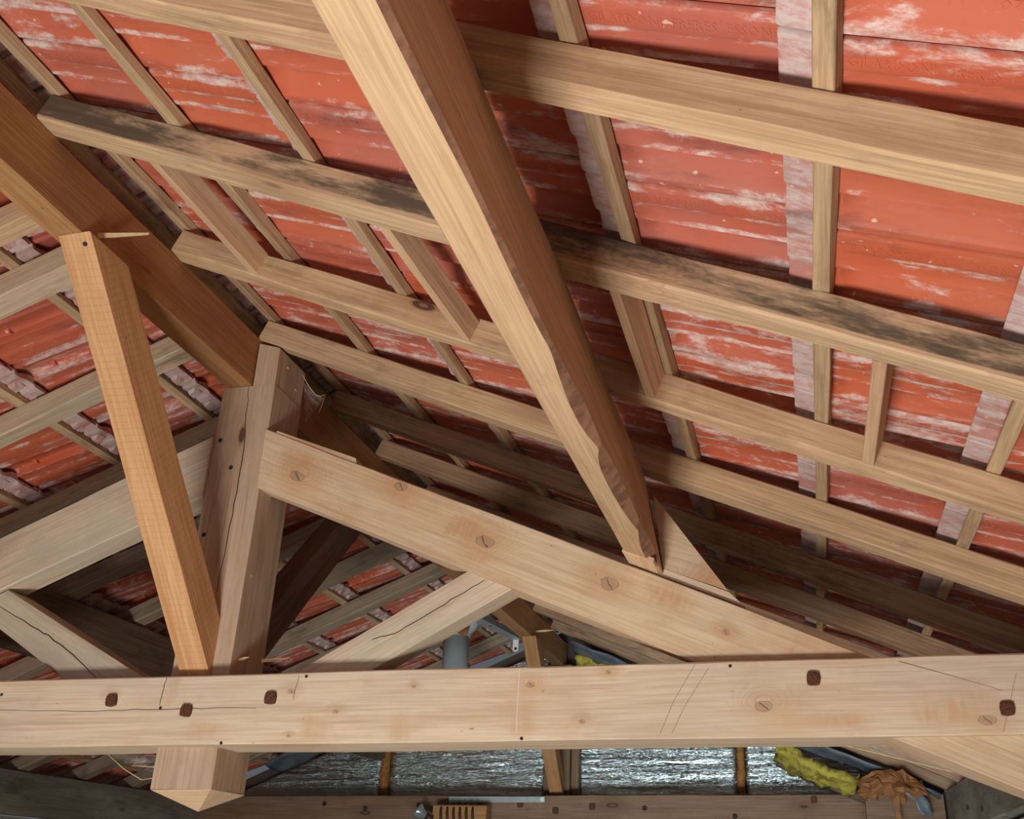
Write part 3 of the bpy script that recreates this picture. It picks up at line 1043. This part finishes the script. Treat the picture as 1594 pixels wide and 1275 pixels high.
# ridge braces (one before the truss, one behind it)
def brace(ya, yb, xl, xr, mat, seed, label, depth=0.12, back=False):
    sg = -1 if back else 1
    za, zb = 1.500, 0.545
    d = Vector((0, yb - ya, zb - za)).normalized()
    nn = Vector((0, -d.z, d.y)) if not back else Vector((0, d.z, -d.y))
    k = depth/abs(nn.z)*1.0
    hz = depth/abs(d.z)            # horizontal cut length at head and foot
    dy = abs(hz)*sg
    fz = depth/abs(d.y)
    A = [V(xl, ya, za), V(xr, ya, za), V(xr, ya + dy, za), V(xl, ya + dy, za)]
    B = [V(xl, yb, zb), V(xr, yb, zb), V(xr, yb, zb + fz), V(xl, yb, zb + fz)]
    o = timber('ridge_brace', A, B, mat, seed=seed, cham=0.003)
    return tag(o, label, 'brace')


br1 = brace(1.872, 2.758, -1.786, -1.692, M['brace'], 270, 'orange sawn ridge brace leaning from king post foot up to the ridge beam')
for x, y in [(-1.775, 1.90), (-1.715, 1.895)]:
    dot(br1, V(x, y - .006, 1.478), (0, -0.73, -0.68), 0.006, M['hole'])
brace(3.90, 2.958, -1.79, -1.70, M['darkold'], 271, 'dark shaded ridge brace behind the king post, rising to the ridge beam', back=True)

# wedge-shaped cleat on the ridge beam
vs = [V(-1.722, 1.935, 1.530), V(-1.722, 1.945, 1.548), V(-1.588, 1.960, 1.543), V(-1.588, 1.958, 1.535),
      V(-1.722, 2.12, 1.665), V(-1.722, 2.12, 1.679), V(-1.700, 2.12, 1.678), V(-1.700, 2.12, 1.668)]
vs = [V(-1.7215, 1.930, 1.524), V(-1.7215, 1.930, 1.541), V(-1.590, 1.956, 1.543), V(-1.590, 1.956, 1.536),
      V(-1.7215, 1.962, 1.545), V(-1.7215, 1.962, 1.560), V(-1.594, 1.966, 1.549), V(-1.594, 1.966, 1.543)]
o = to_object('wedge_cleat', vs, [(0, 3, 2, 1), (4, 5, 6, 7), (0, 1, 5, 4), (3, 7, 6, 2), (1, 2, 6, 5), (0, 4, 7, 3)], M['splinter'],
              frame_of(vs[0], vs[3] - vs[0], Vector((0, 1, 0))))
tag(o, 'small pale wedge nailed to the right side of the ridge beam', 'wedge')

# cleat and packing below the thick purlin
cy0, cy1 = 2.757, 2.84
tr1 = [V(-0.357, 0, 0.8125), V(-0.380, 0, 1.030), V(-0.180, 0, 0.7410)]
vs = [v + Vector((0, cy0, 0)) for v in tr1] + [v + Vector((0, cy1, 0)) for v in tr1]
o = to_object('purlin_cleat', vs, [(0, 2, 1), (3, 4, 5), (0, 1, 4, 3), (1, 2, 5, 4), (2, 0, 3, 5)], M['principal'],
              frame_of(vs[0], vs[2] - vs[0], Vector((0, 1, 0))))
tag(o, 'triangular wooden cleat wedged against the right side of the thick purlin', 'cleat')
pk = [rline(nt_ + .002, -0.40, 0), rline(nt_ + .002, -0.135, 0), V(-0.178, 0, 0.737), V(-0.352, 0, 0.8095)]
vs = [v + Vector((0, cy0 - .002, 0)) for v in pk] + [v + Vector((0, cy1, 0)) for v in pk]
o = to_object('packing_strip', vs, [(0, 1, 2, 3), (7, 6, 5, 4), (0, 4, 5, 1), (1, 5, 6, 2), (2, 6, 7, 3), (3, 7, 4, 0)], M['tie'],
              frame_of(vs[0], vs[1] - vs[0], Vector((0, 1, 0))))
tag(o, 'thin pale packing strip lying on the right principal rafter under the triangular cleat', 'packing strip')
# square end piece of the purlin below the wane
e0 = [(-0.744, 0.584), (-0.652, 0.584), (-0.652, 0.600), (-0.744, 0.600)]
timber('cut_end', [RS(s, 2.64, n) for s, n in e0], [RS(s, 2.80, n) for s, n in e0], M['endgrain'], seed=281, cham=0.002, parent=pur)


# wood splinters at the foot of the king post
def splinter(p, q, w, label):
    a, b = Vector(p), Vector(q)
    d = (b - a)
    sd = Vector((0, 1, 0))*w
    u_ = d.cross(sd).normalized()*w*0.6
    vs = [a + u_, a - u_, a + sd, a.lerp(b, .5) + u_*1.1, a.lerp(b, .5) - u_*1.1, a.lerp(b, .5) + sd, b + u_*.2, b - u_*.2, b + sd*.3]
    fs = [(0, 1, 2), (6, 8, 7)]
    for i in (0, 3):
        fs += [(i, i + 3, i + 4, i + 1), (i + 1, i + 4, i + 5, i + 2), (i + 2, i + 5, i + 3, i)]
    o = to_object('wood_splinter', vs, fs, M['splinter'], frame_of(a, d, sd))
    tag(o, label, 'splinter')


splinter(V(-1.636, 2.80, .603), V(-1.585, 2.77, .604), .006, 'short pale splinter sticking out of the king post foot')
splinter(V(-1.56, 2.80, .598), V(-1.465, 2.79, .601), .0075, 'longer pale splinter pointing right beside the king post foot')

# ------------------------------------------------------------------ rear truss
YR = 7.30
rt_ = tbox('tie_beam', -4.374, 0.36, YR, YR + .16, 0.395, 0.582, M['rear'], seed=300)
tag(rt_, 'shaded brown rear tie beam below the silver foil boards', 'tie beam')
for x, z in [(-1.964, .525), (-1.714, .484), (-1.459, .508), (0.016, .551)]:
    bolt(rt_, x, YR, z, 0.021, 0)
for x, z in [(-3.413, .53), (-3.10, .50), (-2.70, .52), (-1.1, .50), (-0.5, .45)]:
    dot(rt_, V(x, YR, z), (0, -1, 0), 0.018, M['hole'], 'knot')
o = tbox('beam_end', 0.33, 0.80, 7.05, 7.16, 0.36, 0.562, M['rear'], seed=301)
tag(o, 'short brown beam end meeting the grey wall plate, lower right', 'beam')
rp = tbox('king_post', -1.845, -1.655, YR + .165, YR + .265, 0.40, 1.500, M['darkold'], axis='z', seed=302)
tag(rp, 'dark rear king post between the middle foil boards', 'king post')
tbox('side_batten', -1.652, -1.60, YR + .20, YR + .25, 0.45, 1.46, M['rear'], axis='z', seed=303, parent=rp)
o = brace(6.50, YR + .16, -1.785, -1.69, M['ridge'], 304, 'orange-brown rear ridge brace near the rear king post', depth=0.11)
splinter(V(-1.722, 6.62, 1.555), V(-1.60, 6.64, 1.565), .010, 'small pale wedge on the far end of the ridge beam')

# foil-faced insulation boards closing the gable
FY = 7.575


def roof_z(x):
    return (NR - SI*x)/CO - .012 if x > -1.765 else (NL + SI*x)/CO - .012


def foil(xa, xb, label, top=None):
    n = 24
    low, hi = 0.50, top
    verts, faces = [], []
    for i in range(n + 1):
        x = xa + (xb - xa)*i/n
        zt = roof_z(x)
        if top:
            zt = min(zt, top)
        m = 18
        for j in range(m + 1):
            z = low + (max(zt, low + .02) - low)*j/m
            yy = FY + 0.012*noise.noise(Vector((x*2.0, z*17, 1.3))) + 0.004*noise.noise(Vector((x*16, z*50, 4)))
            verts.append(V(x, yy, z))
    W = m + 1
    k = len(verts)
    verts += [v + Vector((0, .04, 0)) for v in verts]
    for i in range(n):
        for j in range(m):
            a = i*W + j
            faces.append((a, a + W, a + W + 1, a + 1))
            faces.append((k + a, k + a + 1, k + a + W + 1, k + a + W))
    for i in range(n):
        for j in (0, m):
            a, b = i*W + j, (i + 1)*W + j
            faces.append((a, b, k + b, k + a))
    for j in range(m):
        for i in (0, n):
            a, b = i*W + j, i*W + j + 1
            faces.append((a, b, k + b, k + a))
    o = to_object('foil_insulation_board', verts, faces, M['foil'], frame_of(verts[0], Vector((1, 0, 0)), Vector((0, 1, 0))), smooth=True)
    tag(o, label, 'insulation board', 'foil boards on the rear gable')


foil(-4.20, -3.118, 'silver foil insulation board at far left of the rear gable, tapering under the roof')
foil(-3.052, -1.858, 'crinkled silver foil insulation board left of the rear king post')
foil(-1.640, -0.488, 'bright silver foil insulation board right of the rear king post')
foil(-0.432, 0.340, 'silver foil insulation board at far right, cut off by the roof slope')


def foam(xa, xb, label):
    pts = [V((xa + xb)/2 + .012*noise.noise(Vector((z*9, xa, 0))), FY - .004, z) for z in [0.50 + i*.05 for i in range(15)]]
    rs = [abs(xb - xa)/2*(1 + .35*noise.noise(Vector((i*1.7, xa, 3)))) for i in range(15)]
    o = tube('foam_seam', pts, rs, M['foam'], n=10)
    tag(o, label, 'foam seam')


foam(-3.118, -3.052, 'brown expanding foam seam between the two left foil boards')
foam(-0.488, -0.432, 'ragged brown expanding foam seam between the two right foil boards')

# ------------------------------------------------------------------ things at the far end
vp = tube('vent_pipe', [V(-2.11, 6.2, .83), V(-2.12, 6.2, 1.13), V(-2.13, 6.2, 1.47)], 0.083, M['pvc'], n=24)
tag(vp, 'grey plastic vent pipe standing behind the right strut', 'pipe')
pcol = tube('pipe_collar', [V(-2.129, 6.2, 1.437), V(-2.13, 6.2, 1.475)], 0.091, M['pvc'], n=24, parent=vp)
tube('upper_pipe', [V(-2.13, 6.2, 1.45), V(-2.05, 6.2, 1.52), V(-2.01, 6.2, 1.60), V(-2.01, 6.2, 1.68)], 0.058, M['pvc'], n=20, parent=vp)
lump('torn_tape', [[V(-2.23, 6.11, 1.48), V(-2.13, 6.10, 1.54), V(-2.02, 6.11, 1.48)], [V(-2.22, 6.105, 1.43), V(-2.13, 6.10, 1.46), V(-2.03, 6.105, 1.41)]],
     0.006, M['paper'], parent=pcol, seed=3, amp=0.02, freq=22)


def channel(p, q, w, h, label, name='metal_channel'):
    a, b = Vector(p), Vector(q)
    d = (b - a).normalized()
    sd = d.cross(Vector((0, 0, 1))).normalized()
    upv = sd.cross(d)
    t = .004
    sec = [(-w/2, 0), (w/2, 0), (w/2, h), (w/2 - t, h), (w/2 - t, t), (-w/2 + t, t), (-w/2 + t, h), (-w/2, h)]
    vs = [a + sd*x + upv*z for x, z in sec] + [b + sd*x + upv*z for x, z in sec]
    fs = [(i, (i + 1) % 8, 8 + (i + 1) % 8, 8 + i) for i in range(8)] + [tuple(range(8)), tuple(range(15, 7, -1))]
    o = to_object(name, vs, fs, M['zinc'], frame_of(a, d, sd))
    return tag(o, label, 'metal channel')


ch = channel(V(-1.94, 5.95, 1.495), V(-1.90, 6.80, 1.545), .075, .035, 'pale metal channel hanging beside the rear ridge brace')
tb = slab('mounting_tab', [V(-1.925, 6.80, 1.545), V(-1.885, 6.80, 1.545), V(-1.885, 6.80, 1.475), V(-1.895, 6.80, 1.465), V(-1.915, 6.80, 1.465), V(-1.925, 6.80, 1.475)],
          Vector((0, .006, 0)), M['white'], kind=None, parent=ch)
dot(tb, V(-1.905, 6.80, 1.485), (0, -1, 0), .010, M['hole'], 'screw_hole')
dot(ch, V(-1.925, 6.25, 1.513), (0, 0.06, -1), .012, M['hole'], 'screw_hole')
rail = slab('metal_rail', [V(-2.47, YR - .03, .536), V(-1.785, YR - .03, .534), V(-1.785, YR - .03, .572), V(-2.47, YR - .03, .574)], Vector((0, .029, 0)), M['zinc'], kind=None)
tag(rail, 'galvanised metal rail fixed along the top of the rear tie beam', 'metal rail')
slab('end_clip', [V(-1.815, YR - .034, .540), V(-1.790, YR - .034, .540), V(-1.790, YR - .034, .568), V(-1.815, YR - .034, .568)], Vector((0, .004, 0)), M['white'], kind=None, parent=rail)

# spot lamp and cable reel hanging in front of the rear tie beam
sp = bpy.data.objects.new('spot_lamp', None)
C.objects.link(sp)
sp.location = V(-2.56, 7.10, .42)
bpy.context.view_layer.update()
tag(sp, 'small clear reflector spot lamp left of the cable reel on the rear tie', 'lamp')
tube('reflector_bulb', [V(-2.635, 7.08, .475), V(-2.622, 7.085, .466), V(-2.60, 7.09, .452), V(-2.565, 7.10, .435)], [.048, .05, .036, .020], M['chrome'], parent=sp, n=20)
tube('lamp_socket', [V(-2.568, 7.10, .437), V(-2.53, 7.11, .415)], .024, M['cable'], parent=sp)
tube('lamp_arm', [V(-2.535, 7.11, .418), V(-2.50, 7.16, .385), V(-2.49, YR, .40)], .008, M['cable'], parent=sp, n=8)
re = tbox('cable_reel', -2.535, -2.155, 7.13, 7.21, 0.36, 0.508, M['ridge'], seed=320, cham=0.006)
tag(re, 'wooden cable winder wound with dark cable below the metal rail', 'cable reel')
for i in range(6):
    x = -2.47 + i*.045
    lp = [V(x + .006*math.sin(a*2), 7.17 + .052*math.cos(a), .43 + .088*math.sin(a)) for a in [2*math.pi*j/16 for j in range(17)]]
    tube('cable_loop', lp, .009, M['cable'], parent=re, n=8)
for i in range(2):
    tbox('reel_hanger', -2.50 + i*.30, -2.48 + i*.30, 7.20, YR + .01, .44, .47, M['zinc'], seed=330 + i, parent=re, axis='y')


# membrane, mineral wool and kraft paper where the right slope meets the gable
def along(s0, s1, y0, y1, n0, n1, k, dz=0.0):
    out = []
    for j in range(2):
        row = []
        for i in range(k + 1):
            t = i/k
            row.append(RS(s0 + (s1 - s0)*t, y0 + (y1 - y0)*j, (n0 if j == 0 else n1) + dz*math.sin(i*1.9 + j)))
        out.append(row)
    return out


o = lump('membrane_sheet', along(-2.05, 0.50, 6.98, 7.18, 0.828, 0.79, 9, .008), 0.012, M['membrane'], seed=5, amp=0.018, freq=9)
tag(o, 'bluish grey plastic membrane hanging in folds along the right roof slope near the gable', 'membrane')
o = lump('mineral_wool', along(-2.02, -1.62, 7.16, 7.40, 0.80, 0.72, 3, .02), 0.04, M['wool'], seed=6, amp=0.03, freq=12)
tag(o, 'tuft of yellow mineral wool above the tie beam, beside the rear king post', 'insulation')
o = lump('mineral_wool', along(-0.52, 0.02, 7.06, 7.28, 0.735, 0.66, 4, .02), 0.05, M['wool'], seed=7, amp=0.04, freq=19)
tag(o, 'yellow mineral wool batt sagging under the membrane at lower right', 'insulation')
o = lump('edge_board', along(-0.50, 0.22, 7.24, 7.30, 0.655, 0.625, 4, .0), 0.014, M['darkold'], seed=8, amp=0.004, freq=6)
tag(o, 'dark thin board edging the yellow mineral wool beside the rightmost foil board', 'board')
g = [[V(0.27, 6.98, .61), V(0.40, 6.95, .70), V(0.56, 6.94, .68), V(0.68, 6.97, .62)],
     [V(0.30, 6.93, .55), V(0.42, 6.90, .60), V(0.55, 6.90, .585), V(0.70, 6.93, .55)],
     [V(0.33, 6.96, .52), V(0.43, 6.95, .555), V(0.52, 6.95, .50), V(0.62, 6.97, .53)]]
pa = lump('kraft_paper', g, 0.006, M['paper'], seed=9, amp=0.032, freq=24, smooth=False)
tag(pa, 'crumpled brown kraft paper hanging from the wool at lower right', 'paper')
lump('hanging_strip', [[V(.50, 6.93, .59), V(.545, 6.93, .59)], [V(.49, 6.94, .50), V(.525, 6.94, .50)], [V(.50, 6.96, .40), V(.535, 6.96, .40)]], .004, M['paper'], parent=pa, seed=10, amp=.012, freq=20)
lump('plastic_flap', [[V(.56, 6.93, .565), V(.66, 6.95, .57)], [V(.62, 6.95, .50), V(.69, 6.96, .52)], [V(.66, 6.96, .42), V(.72, 6.97, .43)]], .003, M['membrane'], parent=pa, seed=12, amp=.014, freq=18)
# membrane on the left slope
g = []
for j in range(2):
    g.append([LS(2.05 + 1.15*i/6, 7.10 + .22*j, NL - .03 - .05*j + .008*math.sin(i*2.1)) for i in range(7)])
o = lump('membrane_sheet', g, 0.012, M['membrane'], seed=14, amp=0.02, freq=8)
tag(o, 'bluish grey plastic membrane on the left roof slope beside the leftmost foil board', 'membrane')


# ------------------------------------------------------------------ cobwebs
def web(label, corners, strands):
    """A thin sheet spanned between anchor points, edged by threads."""
    n = 8
    a, b, c = [Vector(p) for p in corners]
    verts, faces = [], []
    idx = {}
    for i in range(n + 1):
        for j in range(n + 1 - i):
            u, v = i/n, j/n
            w = 1 - u - v
            p = a*w + b*u + c*v
            p = p + Vector((0, .05*u*v*w*9, -.02*(u*v + v*w + u*w)))
            idx[(i, j)] = len(verts)
            verts.append(p)
    for i in range(n):
        for j in range(n - i):
            faces.append((idx[(i, j)], idx[(i + 1, j)], idx[(i, j + 1)]))
            if j < n - i - 1:
                faces.append((idx[(i + 1, j)], idx[(i + 1, j + 1)], idx[(i, j + 1)]))
    o = to_object('cobweb', verts, faces, M['web'], frame_of(a, b - a, c - a), smooth=True)
    tag(o, label, 'cobweb')
    for p, q in strands:
        p, q = Vector(p), Vector(q)
        md = p.lerp(q, .5) - Vector((0, 0, .006))
        tube('web_thread', [p, md, q], .0011, M['splinter'], parent=o, n=5)


web('dusty cobweb spanning under the tie beam towards the lower right corner', [V(.10, 2.88, .349), V(.60, 2.83, .235), V(.25, 2.80, .349)],
    [(V(.10, 2.88, .349), V(.60, 2.83, .226))])
web('small cobweb between the tie beam underside and the king post foot', [V(-2.06, 2.87, .349), V(-1.825, 2.87, .349), V(-1.85, 2.87, .285)],
    [(V(-2.06, 2.87, .349), V(-1.93, 2.87, .275)), (V(-1.93, 2.87, .275), V(-1.825, 2.87, .30)), (V(-1.97, 2.87, .315), V(-1.825, 2.87, .318))])
web('torn wispy cobweb beside the top of the king post', [V(-1.636, 2.95, 1.60), V(-1.58, 3.0, 1.555), V(-1.62, 2.97, 1.45)],
    [(V(-1.636, 2.93, 1.62), V(-1.60, 2.98, 1.56)), (V(-1.60, 2.98, 1.56), V(-1.575, 3.0, 1.57)), (V(-1.575, 3.0, 1.57), V(-1.59, 3.0, 1.50))])
